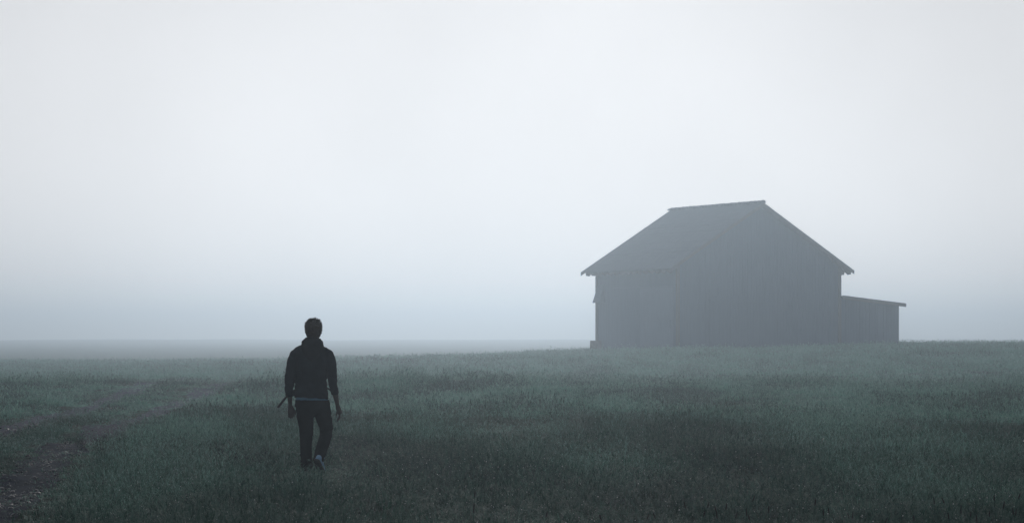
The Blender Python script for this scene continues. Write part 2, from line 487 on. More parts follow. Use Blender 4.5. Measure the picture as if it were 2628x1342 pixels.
R_ = random.Random(5)
class Tuft:
    def __init__(s): s.v, s.f, s.m, s.sh = [], [], [], []
    def fill(s):
        r = R_.random() ** 1.6 * 1.15
        s.sh += [r] * (len(s.v) - len(s.sh))
    def blade(s, x, y, az, h, lean, curl, w, seg=3, mat=0, tip=True):
        """a curved tapering leaf"""
        i0 = len(s.v)
        dx, dy = math.cos(az), math.sin(az); px, py = -dy, dx
        r = z = 0.0; a = lean
        for k in range(seg + 1):
            tt = k / seg
            ww = w * (1 - tt ** 1.6) * 0.5
            c = (x + dx * r, y + dy * r, z)
            if k < seg or not tip:
                ww = max(ww, w * 0.2)
                s.v += [(c[0] + px * ww, c[1] + py * ww, c[2]), (c[0] - px * ww, c[1] - py * ww, c[2])]
            else:
                s.v.append(c)
            st = h / seg
            r += math.sin(a) * st; z += math.cos(a) * st; a += curl / seg
        for k in range(seg - (1 if tip else 0)):
            b = i0 + 2 * k; s.f.append((b, b + 1, b + 3, b + 2)); s.m.append(mat)
        if tip:
            b = i0 + 2 * (seg - 1); s.f.append((b, b + 1, b + 2)); s.m.append(mat)
        s.fill()
        return c
    def gem(s, c, r, mat, rz=None):
        i = len(s.v); rz = rz or r
        s.v += [(c[0] + r, c[1], c[2]), (c[0], c[1] + r, c[2]), (c[0] - r, c[1], c[2]), (c[0], c[1] - r, c[2]), (c[0], c[1], c[2] + rz), (c[0], c[1], c[2] - rz)]
        for q in ((0, 1, 4), (1, 2, 4), (2, 3, 4), (3, 0, 4), (1, 0, 5), (2, 1, 5), (3, 2, 5), (0, 3, 5)):
            s.f.append(tuple(i + k for k in q)); s.m.append(mat)
    def out(s): s.fill(); return s.v, s.f, s.m, s.sh

def grass_tuft(n, rad, hmin, hmax, w, seg=3, stems=0, dew=0):
    T = Tuft()
    for i in range(n):
        a = R_.uniform(0, 6.283); r = rad * math.sqrt(R_.random())
        h = R_.uniform(hmin, hmax)
        c = T.blade(r * math.cos(a), r * math.sin(a), R_.uniform(0, 6.283), h, R_.uniform(0.1, 1.0), R_.uniform(0.4, 2.6), w * R_.uniform(.7, 1.3), seg)
        if R_.random() < dew: T.gem(c, R_.choice((.002, .003, .005)), 2)
    for i in range(stems):
        a = R_.uniform(0, 6.283); r = rad * math.sqrt(R_.random()); az = R_.uniform(0, 6.283)
        h = hmax * R_.uniform(1.15, 1.9); ln = R_.uniform(.05, .65); cu = R_.uniform(.5, 2.5)
        c = T.blade(r * math.cos(a), r * math.sin(a), az, h, ln, cu, w * .8, seg + 2, 1, False)
        for k in range(7):                        # loose drooping panicle
            T.blade(c[0] + R_.gauss(0, .004), c[1] + R_.gauss(0, .004), az + R_.uniform(-.9, .9), h * R_.uniform(.10, .22), R_.uniform(.4, 1.7), 1.0, w * 1.1, 2, 1)
            T.v[-5:] = [(p[0], p[1], p[2] + c[2] - h * .02 * k) for p in T.v[-5:]]
    return T.out()
def weed_tuft(n, h, w):
    T = Tuft()
    for i in range(n):
        az = R_.uniform(0, 6.283); r = .10 * math.sqrt(R_.random()); x, y = r * math.cos(az), r * math.sin(az)
        hh = h * R_.uniform(.55, 1.1); ln = R_.uniform(0, .35); cu = R_.uniform(-.2, .5)
        c = T.blade(x, y, az, hh, ln, cu, w * .4, 4, 3, False)
        for k in range(R_.randint(5, 9)):
            tt = R_.uniform(.15, .95); la = R_.uniform(0, 6.283)
            i0 = len(T.v)
            T.blade(x + math.cos(az) * hh * tt * math.sin(ln + .2 * cu), y + math.sin(az) * hh * tt * math.sin(ln + .2 * cu), la, hh * R_.uniform(.15, .3) * (1.2 - tt), R_.uniform(.5, 1.3), .9, w * R_.uniform(1, 1.9), 2, 3)
            T.v[i0:] = [(p[0], p[1], p[2] + hh * tt * .96) for p in T.v[i0:]]
        if R_.random() < .6:
            for k in range(5): T.gem((c[0] + R_.gauss(0, .006), c[1] + R_.gauss(0, .006), c[2] - k * .012), .005, 4, .008)
    return T.out()

protos = []
NEAR = [grass_tuft(85, .14, .04, .15, .0046, 3, 4, .025) for _ in range(5)] + [grass_tuft(65, .14, .06, .18, .0046, 3, 12, .03) for _ in range(3)]
MID = [grass_tuft(54, .23, .05, .17, .008, 3, 3, .05) for _ in range(4)] + [grass_tuft(42, .22, .06, .19, .008, 3, 9, .03) for _ in range(2)]
FAR = [grass_tuft(46, .40, .08, .20, .015, 2, 5, 0) for _ in range(5)]
SHORT = [grass_tuft(90, .16, .025, .075, .005, 2, 1, .02) for _ in range(3)]
WEED = [weed_tuft(12, .30, .012) for _ in range(4)]
STEMS = [grass_tuft(10, .16, .08, .17, .005, 3, 26, .02) for _ in range(3)]     # clumps gone to seed
protos = NEAR + MID + FAR + SHORT + WEED + STEMS
iSt = len(protos) - 3
iN, iM, iF, iS, iW = 0, len(NEAR), len(NEAR) + len(MID), len(NEAR) + len(MID) + len(FAR), len(NEAR) + len(MID) + len(FAR) + len(SHORT)

def scatter(y0, y1, dens, margin, xmax=60):
    half = lambda y: 0.185 * y + margin
    A = (y1 - y0) * 2 * half(y1)
    n = int(A * dens)
    y = rng.uniform(y0, y1, n); x = rng.uniform(-half(y1), half(y1), n)
    k = np.abs(x) < half(y)
    return x[k], y[k]
PT, PID, SCL, ROT = [], [], [], []
def put(x, y, pid, s, sz):
    PT.append(np.stack([x, y, H(x, y) - 0.01], -1)); PID.append(pid)
    SCL.append(np.stack([s, s, sz], -1))
    ROT.append(np.stack([rng.normal(0, .10, len(x)), rng.normal(0, .10, len(x)), rng.uniform(0, 6.283, len(x))], -1))
def rut_keep(x, y):
    a, b = rut_d(x, y)
    d = np.minimum(a, b)
    w = 0.24 + 0.12 * fbm(x * .9, y * .5, 2)
    w = w * (1 - sstep(88, 110, y)) + 0.05 * 0
    bald = fbm(x * .25 + 60, y * .12 + 30, 2) * 0.5 + 0.5
    grassy = rng.random(len(x)) < np.clip(0.50 - 0.9 * bald + sstep(80, 130, y) * .20, 0.03, .7)
    return (d > w) | grassy, d
def hmap(x, y):
    """how tall the sward stands"""
    return np.clip(0.98 + 0.42 * fbm(x / 1.7 + 11, y / 4.2 + 3, 3), .5, 1.75)
def barn_clear(x, y):
    dx, dy = x - BX, y - BY
    u = (dx * .905 + dy * .426) / K; v = (-dx * .426 + dy * .905) / K
    return ~((u > -.1) & (u < 15.4) & (v > -.1) & (v < 10.5))
for (y0, y1, dens, base, cnt, mg, sc) in ((13, 30, 30, iN, 8, 3.0, 1.0), (30, 50, 26, iN, 8, 3.0, 1.05), (50, 88, 14, iM, 6, 4.0, 1.1), (88, 200, 5.2, iF, 5, 5.0, 1.15)):
    xp, yp = scatter(y0, y1, dens, mg)
    k_ = 1 + (K - 1) * sstep(40, 125, yp)
    x, y = xp * k_, yp * k_
    k, d = rut_keep(x, y); k &= barn_clear(x, y); x, y, d, k_, xp, yp = x[k], y[k], d[k], k_[k], xp[k], yp[k]
    near_rut = np.clip((d - .15) / .75 + .15 * vnoise(xp * 1.7, yp * .9), .40, 1)
    near_rut = np.where(yp > 48, np.clip((d / k_ - .1) / .95, .26, 1), near_rut)
    near_rut = np.where((yp > 104), 1, near_rut)
    hm = hmap(xp, yp) * near_rut
    if base == iF: hm = .55 + .3 * hm
    # the walker's own trail: flattened around and behind his feet
    hm = np.where((np.abs(x - PX) < .55 + .2 * vnoise(y * 1.3, y * 0 + 1)) & (y < PY + .4) & (y > PY - 3.2), hm * .66, hm)
    pid = base + rng.integers(0, cnt, len(x))
    if base == iN: pid = np.where((near_rut < .55) & (rng.random(len(x)) < .75), iS + rng.integers(0, 3, len(x)), pid)
    s = sc * k_ * rng.uniform(.8, 1.25, len(x))
    put(x, y, pid, s, s * np.clip(hm, .25, 1.75))
# scattered clumps: grass gone to seed, and single broad-leaved weeds
for (n, ids, cnt, s0) in ((1000, iSt, 3, .9), (520, iW, 4, .55)):
    xp, yp = scatter(15, 95, 1.0, 3.0)
    q = np.argsort(rng.random(len(xp)) / (1e-3 + sstep(.0, .5, vnoise(xp * .55 + ids, yp * .22))))[:n]
    xp, yp = xp[q], yp[q]; k_ = 1 + (K - 1) * sstep(40, 125, yp); x, y = xp * k_, yp * k_
    k, d = rut_keep(x, y); k &= (d > .5) & (np.hypot(x - PX, (y - PY) * .5) > 1.0); x, y, k_ = x[k], y[k], k_[k]
    s = s0 * k_ * rng.uniform(.7, 1.25, len(x)); put(x, y, ids + rng.integers(0, cnt, len(x)), s, s * rng.uniform(.7, 1.2, len(x)))
# dark weeds: a patch right of the track, and along the far crest
def weeds(cx, cy, rx, ry, n, s0):
    a = rng.uniform(0, 6.283, n); r = np.sqrt(rng.random(n))
    x, y = cx + rx * r * np.cos(a), cy + ry * r * np.sin(a)
    put(x, y, iW + rng.integers(0, 4, n), s0 * rng.uniform(.6, 1.1, n), s0 * rng.uniform(.6, 1.15, n))
def at(px, py, z=0.0):
    """ground point seen along one line of sight"""
    Y = (EYE - z) * F / (py - 862.0)
    X = (px - 1314.0) / F * Y
    k = 1 + (K - 1) * float(sstep(40, 125, Y))
    return X * k, Y * k
for (px, py, rx, ry, n, s0) in ((345, 1140, .8, 4.5, 70, .55), (450, 1170, .9, 3.5, 60, .55), (640, 1195, .5, 1.5, 25, .7), (1250, 1250, 1.2, 2, 40, .6), (2300, 1200, 1.5, 2.5, 50, .6)):
    cx, cy = at(px, py); weeds(cx, cy, rx, ry, n, s0)
x = np.concatenate([rng.uniform(-56, -5, 520), rng.normal(-10.8, 2.5, 150)]); y = rng.uniform(126, 141, len(x)) * K
put(x, y, iW + rng.integers(0, 4, len(x)), rng.uniform(1.0, 2.2, len(x)), rng.uniform(.8, 2.0, len(x)) * (1 + .4 * vnoise(x / 2.5, y * 0 + 4.4)))
x = rng.uniform(-7, 64, 420); y = rng.uniform(126, 152, len(x)) * K; k = barn_clear(x, y); x, y = x[k], y[k]
put(x, y, iW + rng.integers(0, 4, len(x)), rng.uniform(.8, 1.5, len(x)), rng.uniform(.6, 1.3, len(x)))
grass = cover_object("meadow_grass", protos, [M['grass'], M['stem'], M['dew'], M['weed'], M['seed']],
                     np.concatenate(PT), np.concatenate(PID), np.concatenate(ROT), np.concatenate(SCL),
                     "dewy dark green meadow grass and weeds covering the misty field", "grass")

# pebbles and clods in the ruts
def clod(seed):
    r = random.Random(seed); bm = bmesh.new()
    bmesh.ops.create_icosphere(bm, subdivisions=1, radius=1)
    for v in bm.verts: v.co *= r.uniform(.65, 1.1); v.co.z *= .6
    V = [tuple(v.co) for v in bm.verts]; Fs = [tuple(v.index for v in f.verts) for f in bm.faces]
    bm.free(); return V, Fs, [0] * len(Fs), [0] * len(V)
px_, py_ = [], []
for R in (RUT_A, RUT_B):
    n = 3600
    y = 12 + 70 * rng.random(n) ** 1.7; x = rut_x(R, y) + 0.10 * vnoise(y * .35, y * 0 + 2.0) * (1 if R is RUT_A else -1) + rng.normal(0, .15, n)
    px_.append(x); py_.append(y)
x, y = np.concatenate(px_), np.concatenate(py_)
sz = rng.gamma(2.0, .006, len(x)) + .004
cover_object("track_pebbles", [clod(k) for k in range(5)], [M['pebble']], np.stack([x, y, H(x, y) + .03], -1), rng.integers(0, 5, len(x)),
             np.stack([rng.normal(0, .3, len(x)), rng.normal(0, .3, len(x)), rng.uniform(0, 6.28, len(x))], -1), np.stack([sz, sz, sz], -1),
             "small wet pebbles and clods lying in the wheel ruts", "pebbles")

# ------------------------------------------------------------------ barn
BZ = EYE + K * (0.78 - EYE)
barn = empty("wooden_barn", (BX, BY, BZ), math.radians(25.2))
barn.scale = (K, K, K)
tag(barn, "large old wooden barn with tiled gable roof and low lean-to, dim in the fog", "barn")
W_, L_ = 11.0, 10.35
PITCH = math.radians(32.2)
OVF, OVB, OVS = 0.45, 0.75, 0.8
TIPZ = 4.78
def roof_z(x): return TIPZ + (min(x, W_ - x) + OVS) * math.tan(PITCH)
EAVE_W = roof_z(0) - 0.22
def plank_wall(bm, x0, x1, ztop, zbot, holes=(), depth=0.03):
    """boards side by side along local x, standing in the plane y = 0, each a little proud or short"""
    x = x0
    while x < x1 - 0.02:
        w = min(random.uniform(.17, .25), x1 - x)
        zt = min(ztop(x), ztop(x + w)) if True else 0
        d = random.uniform(-.006, .008)
        segs = [(zbot + random.uniform(-.02, .02), None)]
        hole = [h for h in holes if x + w > h[0] and x < h[1]]
        lo = zbot + random.uniform(0, .05)
        if hole:
            h = hole[0]
            if h[2] > lo + .05: box(bm, x, x + w - .008, -depth - d, 0, lo, h[2])
            lo = h[3]
        vs = box(bm, x, x + w - .008, -depth - d, 0, lo, 1)
        for i in (4, 7): vs[i].co.z = ztop(x) - .0
        for i in (5, 6): vs[i].co.z = ztop(x + w)
        x += w
def placed(bm, mtx):
    for v in bm.verts: v.co = mtx @ v.co
    return bm
gable_top = lambda x: roof_z(x) - 0.20 / math.cos(PITCH)
# front gable wall (faces the meadow)
bm = bmesh.new(); plank_wall(bm, 0.0, W_, gable_top, -0.6)
front_wall = from_bm("gable_wall", bm, M['plank'], barn)
bm = bmesh.new(); bm2 = bmesh.new(); plank_wall(bm, 0.0, W_, gable_top, -0.6)
from_bm("gable_wall", placed(bm, Matrix.Translation((W_, L_, 0)) @ Matrix.Rotation(math.pi, 4, 'Z')), M['plank'], barn); bm2.free()
# side walls
DOOR = (3.6, 6.9)
bm = bmesh.new(); plank_wall(bm, 0.035, L_ - .035, lambda x: EAVE_W, -0.6)
side_l = from_bm("side_wall", placed(bm, Matrix.Translation((0.0, L_, 0)) @ Matrix.Rotation(-math.pi / 2, 4, 'Z')), M['plank_mid'], barn)
bm = bmesh.new(); plank_wall(bm, 0.035, L_ - .035, lambda x: EAVE_W, -0.6)
from_bm("side_wall", placed(bm, Matrix.Translation((W_, 0.0, 0)) @ Matrix.Rotation(math.pi / 2, 4, 'Z')), M['plank'], barn)
# sliding door on the long side, nearer the front corner, of paler boards
bm = bmesh.new()
plank_wall(bm, 0, 4.2, lambda x: 3.7, -0.15)
box(bm, 0, 4.2, -.075, -.042, 3.35, 3.5); box(bm, 0, 4.2, -.075, -.042, .3, .45); box(bm, 0, 4.2, -.075, -.042, 1.8, 1.95)
door = from_bm("barn_door", placed(bm, Matrix.Translation((-.055, 4.6, 0)) @ Matrix.Rotation(-math.pi / 2, 4, 'Z')), M['plank_pale'], barn)
door['label'] = "paler plank sliding door on the barn's long side"
bm = bmesh.new(); box(bm, -.10, -.04, 0.2, 8.2, 3.74, 3.78)
from_bm("door_rail", bm, M['plank_pale'], barn)
bm = bmesh.new(); box(bm, -.17, -.135, .7, .75, 1.3, 1.75); box(bm, -.135, -.09, .7, .75, 1.3, 1.34); box(bm, -.135, -.09, .7, .75, 1.71, 1.75)
from_bm("door_handle", bm, M['plank_mid'], door)
# corner boards
for (cx, cy) in ((-.04, -.04), (W_ + .04, -.04), (-.04, L_ + .04), (W_ + .04, L_ + .04)):
    bm = bmesh.new(); box(bm, cx - .09, cx + .09, cy - .09, cy + .09, -.6, EAVE_W - .12)
    from_bm("corner_post", bm, M['beam'], barn)
# hay loft hatch and big doors on the front gable, same grey boards
bm = bmesh.new()
plank_wall(bm, 2.1, 5.2, lambda x: 3.2, -.1)
box(bm, 2.1, 5.2, -.075, -.042, 2.85, 3.0); box(bm, 2.1, 5.2, -.075, -.042, .35, .5)
from_bm("gable_door", placed(bm, Matrix.Translation((0, -.05, 0))), M['plank'], barn)
# roof slopes with overlapping rows of pantiles
def roof_slope(name, mirror):
    y0, y1 = -OVF, L_ + OVB
    run = (W_ / 2 + OVS) / math.cos(PITCH)
    rows, per = 19, 6
    ncol = int((y1 - y0) / .27) * per
    yy = np.linspace(y0, y1, ncol + 1)
    wave = 0.022 * np.sin((yy - y0) / .27 * 2 * math.pi)
    bm = bmesh.new()
    prev = None
    rr = random.Random(3)
    for r in range(rows):
        for e, lift in ((0, .014), (1, .005)):
            s = (r + e * 1.0) / rows * run
            jit = rr.uniform(-.006, .006)
            x = -OVS + s * math.cos(PITCH); z = TIPZ + s * math.sin(PITCH)
            nx, nz = -math.sin(PITCH), math.cos(PITCH)
            row = []
            for k, y in enumerate(yy):
                h = lift + wave[k] + jit
                X = x + nx * h; 
                row.append(bm.verts.new((W_ - X if mirror else X, y, z + nz * h)))
            if prev:
                for k in range(ncol): bm.faces.new((prev[k], prev[k + 1], row[k + 1], row[k]))
            prev = row
    # boarding below the tiles
    t_ = .10
    v = []
    for y in (y0 + .03, y1 - .03):
        for s, h in ((0.02, -.03), (run, -.03), (run, -t_), (.02, -t_)):
            x = -OVS + s * math.cos(PITCH) - math.sin(PITCH) * h; z = TIPZ + s * math.sin(PITCH) + math.cos(PITCH) * h
            v.append(bm.verts.new((W_ - x if mirror else x, y, z)))
    for q in ((0, 1, 2, 3), (7, 6, 5, 4), (0, 4, 5, 1), (1, 5, 6, 2), (2, 6, 7, 3), (3, 7, 4, 0)): bm.faces.new([v[i] for i in q])
    return from_bm(name, bm, M['tile'], barn)
roof_slope("roof_slope", False); roof_slope("roof_slope", True)
# ridge: overlapping half-round tiles, each tipped up a little
bm = bmesh.new()
y = -OVF - .02; apex = TIPZ + (W_ / 2 + OVS) * math.tan(PITCH)
while y < L_ + OVB:
    ln = .47
    ra, rb = .155 + random.uniform(-.010, .010), .10
    rings = []
    for yy, r in ((y, ra), (y + ln + .04, rb)):
        rings.append([bm.verts.new((W_ / 2 + r * 1.15 * math.cos(a), yy, apex + .0 + r * .95 * math.sin(a))) for a in np.linspace(-.35, math.pi + .35, 11)])
    for k in range(10): bm.faces.new((rings[0][k], rings[0][k + 1], rings[1][k + 1], rings[1][k]))
    bm.faces.new(rings[0]); bm.faces.new(rings[1][::-1])
    y += ln
from_bm("ridge_tiles", bm, M['tile'], barn)
# verge boards on both gables, rafters along both eaves
for gy in (-OVF - .04, L_ + OVB + .0):
    for mirror in (False, True):
        bm = bmesh.new()
        a = (-OVS - .02, TIPZ - .14); b = (W_ / 2, apex - .14)
        fx = lambda x: W_ - x if mirror else x
        prism(bm, [(fx(a[0]), a[1] - .10), (fx(b[0]), b[1] - .10), (fx(b[0]), b[1] + .13), (fx(a[0]), a[1] + .13)], gy, gy + .035)
        from_bm("verge_board", bm, M['beam'], barn)
for mirror in (False, True):
    yy = -.15
    while yy < L_ + OVB - .1:
        bm = bmesh.new()
        fx = lambda x: W_ - x if mirror else x
        pts = [(-OVS + .04, TIPZ - .10), (.5, roof_z(.5) - .13), (.5, roof_z(.5) - .30), (-.1, roof_z(-.1) - .33), (-OVS + .34, TIPZ - .16), (-OVS + .22, TIPZ - .27), (-OVS + .06, TIPZ - .24)]
        prism(bm, [(fx(p[0]), p[1]) for p in pts], yy - .08, yy + .08)
        from_bm("rafter", bm, M['beam'], barn)
        yy += .76
# purlin ends under the gable overhangs
for px in (-.02, 2.6, W_ / 2, W_ - 2.6, W_ + .02):
    bm = bmesh.new(); z = roof_z(px) - .40; box(bm, px - .09, px + .09, .08, L_ - .08, z - .11, z + .11)
    from_bm("purlin", bm, M['beam'], barn)
# lean-to at the right
LX, LD = 4.3, 6.0
lz = lambda x: 3.24 - (x - W_) / (LX + .30) * .46
bm = bmesh.new(); plank_wall(bm, W_ + .02, W_ + LX, lambda x: lz(x) - .14, -.5)
from_bm("lean_to_wall", bm, M['plank'], barn)
bm = bmesh.new(); plank_wall(bm, 0.03, LD - .03, lambda x: lz(W_ + LX) - .15, -.5)
from_bm("lean_to_wall", placed(bm, Matrix.Translation((W_ + LX, 0, 0)) @ Matrix.Rotation(math.pi / 2, 4, 'Z')), M['plank'], barn)
bm = bmesh.new(); plank_wall(bm, 0.0, LX - .02, lambda x: lz(W_ + LX - x) - .15, -.5)
from_bm("lean_to_wall", placed(bm, Matrix.Translation((W_ + LX, LD, 0)) @ Matrix.Rotation(math.pi, 4, 'Z')), M['plank'], barn)
bm = bmesh.new()
prism(bm, [(W_ + .06, lz(W_) - .12), (W_ + LX + .30, lz(W_ + LX + .30) - .12), (W_ + LX + .30, lz(W_ + LX + .30)), (W_ + .06, lz(W_))], -.30, LD + .3)
lr = from_bm("lean_to_roof", bm, M['felt'], barn)
bm = bmesh.new(); prism(bm, [(W_ + .10, lz(W_) - .20), (W_ + LX + .32, lz(W_ + LX + .32) - .19), (W_ + LX + .32, lz(W_ + LX + .32) + .03), (W_ + .10, lz(W_) + .03)], -.335, -.302)
from_bm("fascia_board", bm, M['beam'], lr)
# top-hung shutter propped open at the back of the long side
bm = bmesh.new()
q = [(-.06, 3.98), (-.42, 2.88), (-.385, 2.865), (-.03, 3.96)]
prism(bm, q, 9.35, 10.3)
for yy in (9.36, 10.26): prism(bm, [(-.05, 3.9), (-.37, 2.9), (-.04, 2.9)], yy, yy + .03)
sh = from_bm("window_shutter", bm, M['plank'], barn)
bm = bmesh.new(); bar(bm, (-.36, 9.8, 2.92), (-.05, 9.8, 3.1), .05, .05)
from_bm("shutter_prop", bm, M['beam'], sh)
# a low block standing at the back corner
bm = bmesh.new(); box(bm, -.26, .26, -.3, .3, -.3, .56)
bmesh.ops.bevel(bm, geom=list(bm.edges), offset=.03, segments=2, affect='EDGES')
bmesh.ops.subdivide_edges(bm, edges=list(bm.edges), cuts=1)
for v in bm.verts: v.co += Vector((random.gauss(0, .008), random.gauss(0, .008), random.gauss(0, .008)))
blk = from_bm("stone_block", bm, M['stone'], None)
bmx = barn.matrix_basis @ Vector((-.30, 10.1, 0)); blk.location = (bmx.x, bmx.y, BZ - .04); blk.scale = (K, K, K); blk.rotation_euler = (0, 0, math.radians(25.2))
tag(blk, "low dark block on the grass against the barn's far left corner", "block")
# ------------------------------------------------------------------ walker (seen from behind, facing +y)
def P2(c, y):            # photo detail coordinates -> metres in the walker's own frame
    return (c - 345) / 627.0, (1225 - y) / 627.0
walker_z = 0.008
def folds(freq, amp, zlo, zhi, seed=0, base=.0015):
    """cloth creases: wavy bands between zlo and zhi plus a faint all-over ripple"""
    def f(co):
        x, y, z = co[:, 0], co[:, 1], co[:, 2]
        band = np.zeros(len(co))
        for lo, hi in zip(zlo, zhi):
            m = (lo + hi) / 2; s = (hi - lo) / 2
            band = np.maximum(band, np.exp(-((z - m) / s) ** 2))
        ang = np.arctan2(y, x)
        w = vnoise(z * freq + 2.5 * np.sin(ang * 1.0) + seed, ang * 1.4 + x * 9 + seed)
        return amp * band * w + base * fbm(x * 22 + seed, z * 18 + y * 9, 2)
    return f
bm = bmesh.new()
def L3(pts): return spline([((x, y, z), a, b) for (x, y, z, a, b) in pts], 4)
# skull, jaw, neck
ball(bm, (.018, .000, 1.682), (.074, .094, .094), 24)
ball(bm, (.018, .020, 1.628), (.080, .078, .072), 24)
loft(bm, L3([(.012, -.02, 1.44, .07, .065), (.013, -.014, 1.52, .066, .064), (.018, -.004, 1.60, .070, .070), (.018, 0, 1.66, .07, .07)]))
# face: brow, nose, lips, chin, ears
ball(bm, (.028, .082, 1.69), (.05, .018, .012)); ball(bm, (.033, .104, 1.655), (.013, .018, .022)); ball(bm, (.033, .098, 1.672), (.009, .012, .028))
ball(bm, (.033, .092, 1.612), (.022, .012, .006)); ball(bm, (.033, .090, 1.602), (.019, .012, .007)); ball(bm, (.031, .082, 1.580), (.022, .02, .017))
for sx in (-1, 1): ball(bm, (.018 + sx * .077, -.004 + sx * -.004, 1.655), (.012, .022, .034))
# torso under the clothes
loft(bm, L3([(0, 0, .84, .155, .10), (0, 0, .95, .15, .095), (-.003, 0, 1.10, .155, .095), (-.003, -.01, 1.25, .175, .105), (0, -.015, 1.34, .15, .085), (.003, -.015, 1.42, .075, .06)]), 24)
# arms
ARM_L = [(-.12, -.02, 1.35, .05, .05), (-.185, -.02, 1.335, .05, .055), (-.232, -.03, 1.25, .046, .05), (-.258, -.055, 1.03, .038, .042), (-.257, -.03, .90, .033, .036), (-.254, .0, .80, .024, .029), (-.253, .004, .765, .026, .030)]
ARM_R = [(.12, -.02, 1.36, .05, .05), (.18, -.02, 1.345, .05, .055), (.226, -.025, 1.25, .046, .05), (.246, -.04, 1.04, .038, .042), (.272, -.01, .915, .033, .036), (.294, .025, .80, .024, .028), (.299, .035, .765, .025, .029)]
for A in (ARM_L, ARM_R): loft(bm, L3(A), 16)
# legs
LEG_L = [(-.08, 0, .86, .095, .10), (-.075, 0, .62, .075, .085), (-.070, .01, .47, .055, .06), (-.069, -.02, .36, .052, .058), (-.066, -.01, .12, .038, .042), (-.06, 0, .06, .036, .05)]
LEG_R = [(.09, .01, .86, .095, .10), (.137, .06, .62, .078, .085), (.161, .11, .48, .056, .06), (.146, .02, .38, .053, .057), (.112, -.12, .25, .045, .048), (.085, -.195, .155, .037, .04)]
for A in (LEG_L, LEG_R): loft(bm, L3(A), 16)
# hands: palm, four fingers and a thumb
def finger(base, d, curl_to, lens, r):
    p = Vector(base); d = Vector(d).normalized(); c = Vector(curl_to).normalized()
    pts = [(*p, r, r)]
    for k, ln in enumerate(lens):
        p = p + d * ln; pts.append((*p, r * (.97 - .1 * k), r * (.97 - .1 * k)))
        d = (d * .62 + c * .55).normalized()
    loft(bm, L3(pts), 8); ball(bm, tuple(p), (r * .75,) * 3, 8)
# left hand: back of the hand turned to us, fingers closed into a loose fist
loft(bm, L3([(-.253, .004, .775, .026, .028), (-.246, .006, .745, .037, .022), (-.240, .008, .705, .043, .021), (-.236, .010, .685, .040, .018)]), 14)
for k, (dx, z) in enumerate(((-.034, .690), (-.012, .683), (.010, .684), (.031, .692))):
    finger((-.238 + dx, .010, z), (-.05, .25, -1), (.0, 1.0, .75), ((.034, .026, .020), (.037, .030, .022), (.036, .028, .021), (.029, .022, .017))[k], (.0090, .0095, .0092, .0082)[k])
finger((-.213, .018, .742), (.45, .25, -1), (-.2, .9, -.4), (.036, .03, .024), .0105)
# right hand: hangs open, fingers curling in towards the thigh
loft(bm, L3([(.299, .035, .775, .025, .028), (.306, .040, .745, .030, .030), (.317, .046, .705, .030, .034), (.322, .050, .685, .027, .032)]), 14)
for k, (dy, z) in enumerate(((-.027, .690), (-.008, .684), (.011, .684), (.029, .690))):
    finger((.322 - .004 * k, .048 + dy, z), (.10, .1, -1), (-.80, .10, -.55), ((.030, .024, .019), (.038, .030, .022), (.041, .032, .023), (.037, .029, .021))[k], (.0080, .0092, .0095, .0090)[k])
finger((.300, .066, .742), (-.35, .55, -1), (-.1, .3, -1), (.036, .03, .024), .0105)
person = fuse("person", bm, M['skin'], .0055, None, 2)
person.location = (PX, PY, walker_z)
tag(person, "person in dark hooded jacket and dark trousers walking away through the wet grass", "person")
# ---- jacket: body and both sleeves are one garment
bm = bmesh.new()
loft(bm, L3([(-.004, 0, .868, .196, .128), (-.004, 0, .882, .199, .130), (-.008, 0, .95, .196, .125), (-.012, 0, 1.06, .186, .122), (-.008, -.008, 1.18, .192, .13), (-.004, -.014, 1.28, .206, .138), (-.003, -.016, 1.36, .217, .128), (-.001, -.016, 1.405, .220, .112), (0, -.015, 1.440, .206, .10), (.001, -.014, 1.470, .160, .09), (.002, -.012, 1.492, .10, .082), (.003, -.01, 1.53, .078, .078)]), 32)
SL_L = [(-.198, -.022, 1.372, .052, .066), (-.214, -.026, 1.315, .068, .074), (-.236, -.032, 1.22, .066, .070), (-.252, -.045, 1.12, .060, .064), (-.260, -.057, 1.02, .056, .060), (-.262, -.045, .96, .052, .056), (-.259, -.03, .905, .046, .052), (-.258, -.028, .888, .043, .048)]
SL_R = [(.192, -.022, 1.384, .052, .066), (.206, -.026, 1.325, .068, .074), (.226, -.028, 1.23, .065, .070), (.237, -.035, 1.13, .058, .064), (.246, -.042, 1.04, .053, .058), (.257, -.028, .98, .051, .055), (.268, -.012, .925, .046, .051), (.272, -.008, .908, .043, .048)]
for A in (SL_L, SL_R): loft(bm, L3(A), 20)
ball(bm, (-.189, -.020, 1.366), (.074, .084, .072), 20); ball(bm, (.183, -.020, 1.370), (.074, .084, .072), 20)
for (c, r) in (((-.265, -.055, 1.005), .058), ((-.262, -.045, .945), .0535), ((.248, -.04, 1.065), .0565), ((.262, -.02, .955), .0525), ((.243, -.04, 1.12), .058)):
    ball(bm, c, (r, r + .002, .020), 16)       # sleeve bunched in rings above the cuff
jf = folds(26, .0075, (.90, 1.0, .86), (1.10, 1.2, .95), 3.1, .0022)
jacket = fuse("jacket", bm, M['jacket'], .0075, person, 7, jf)
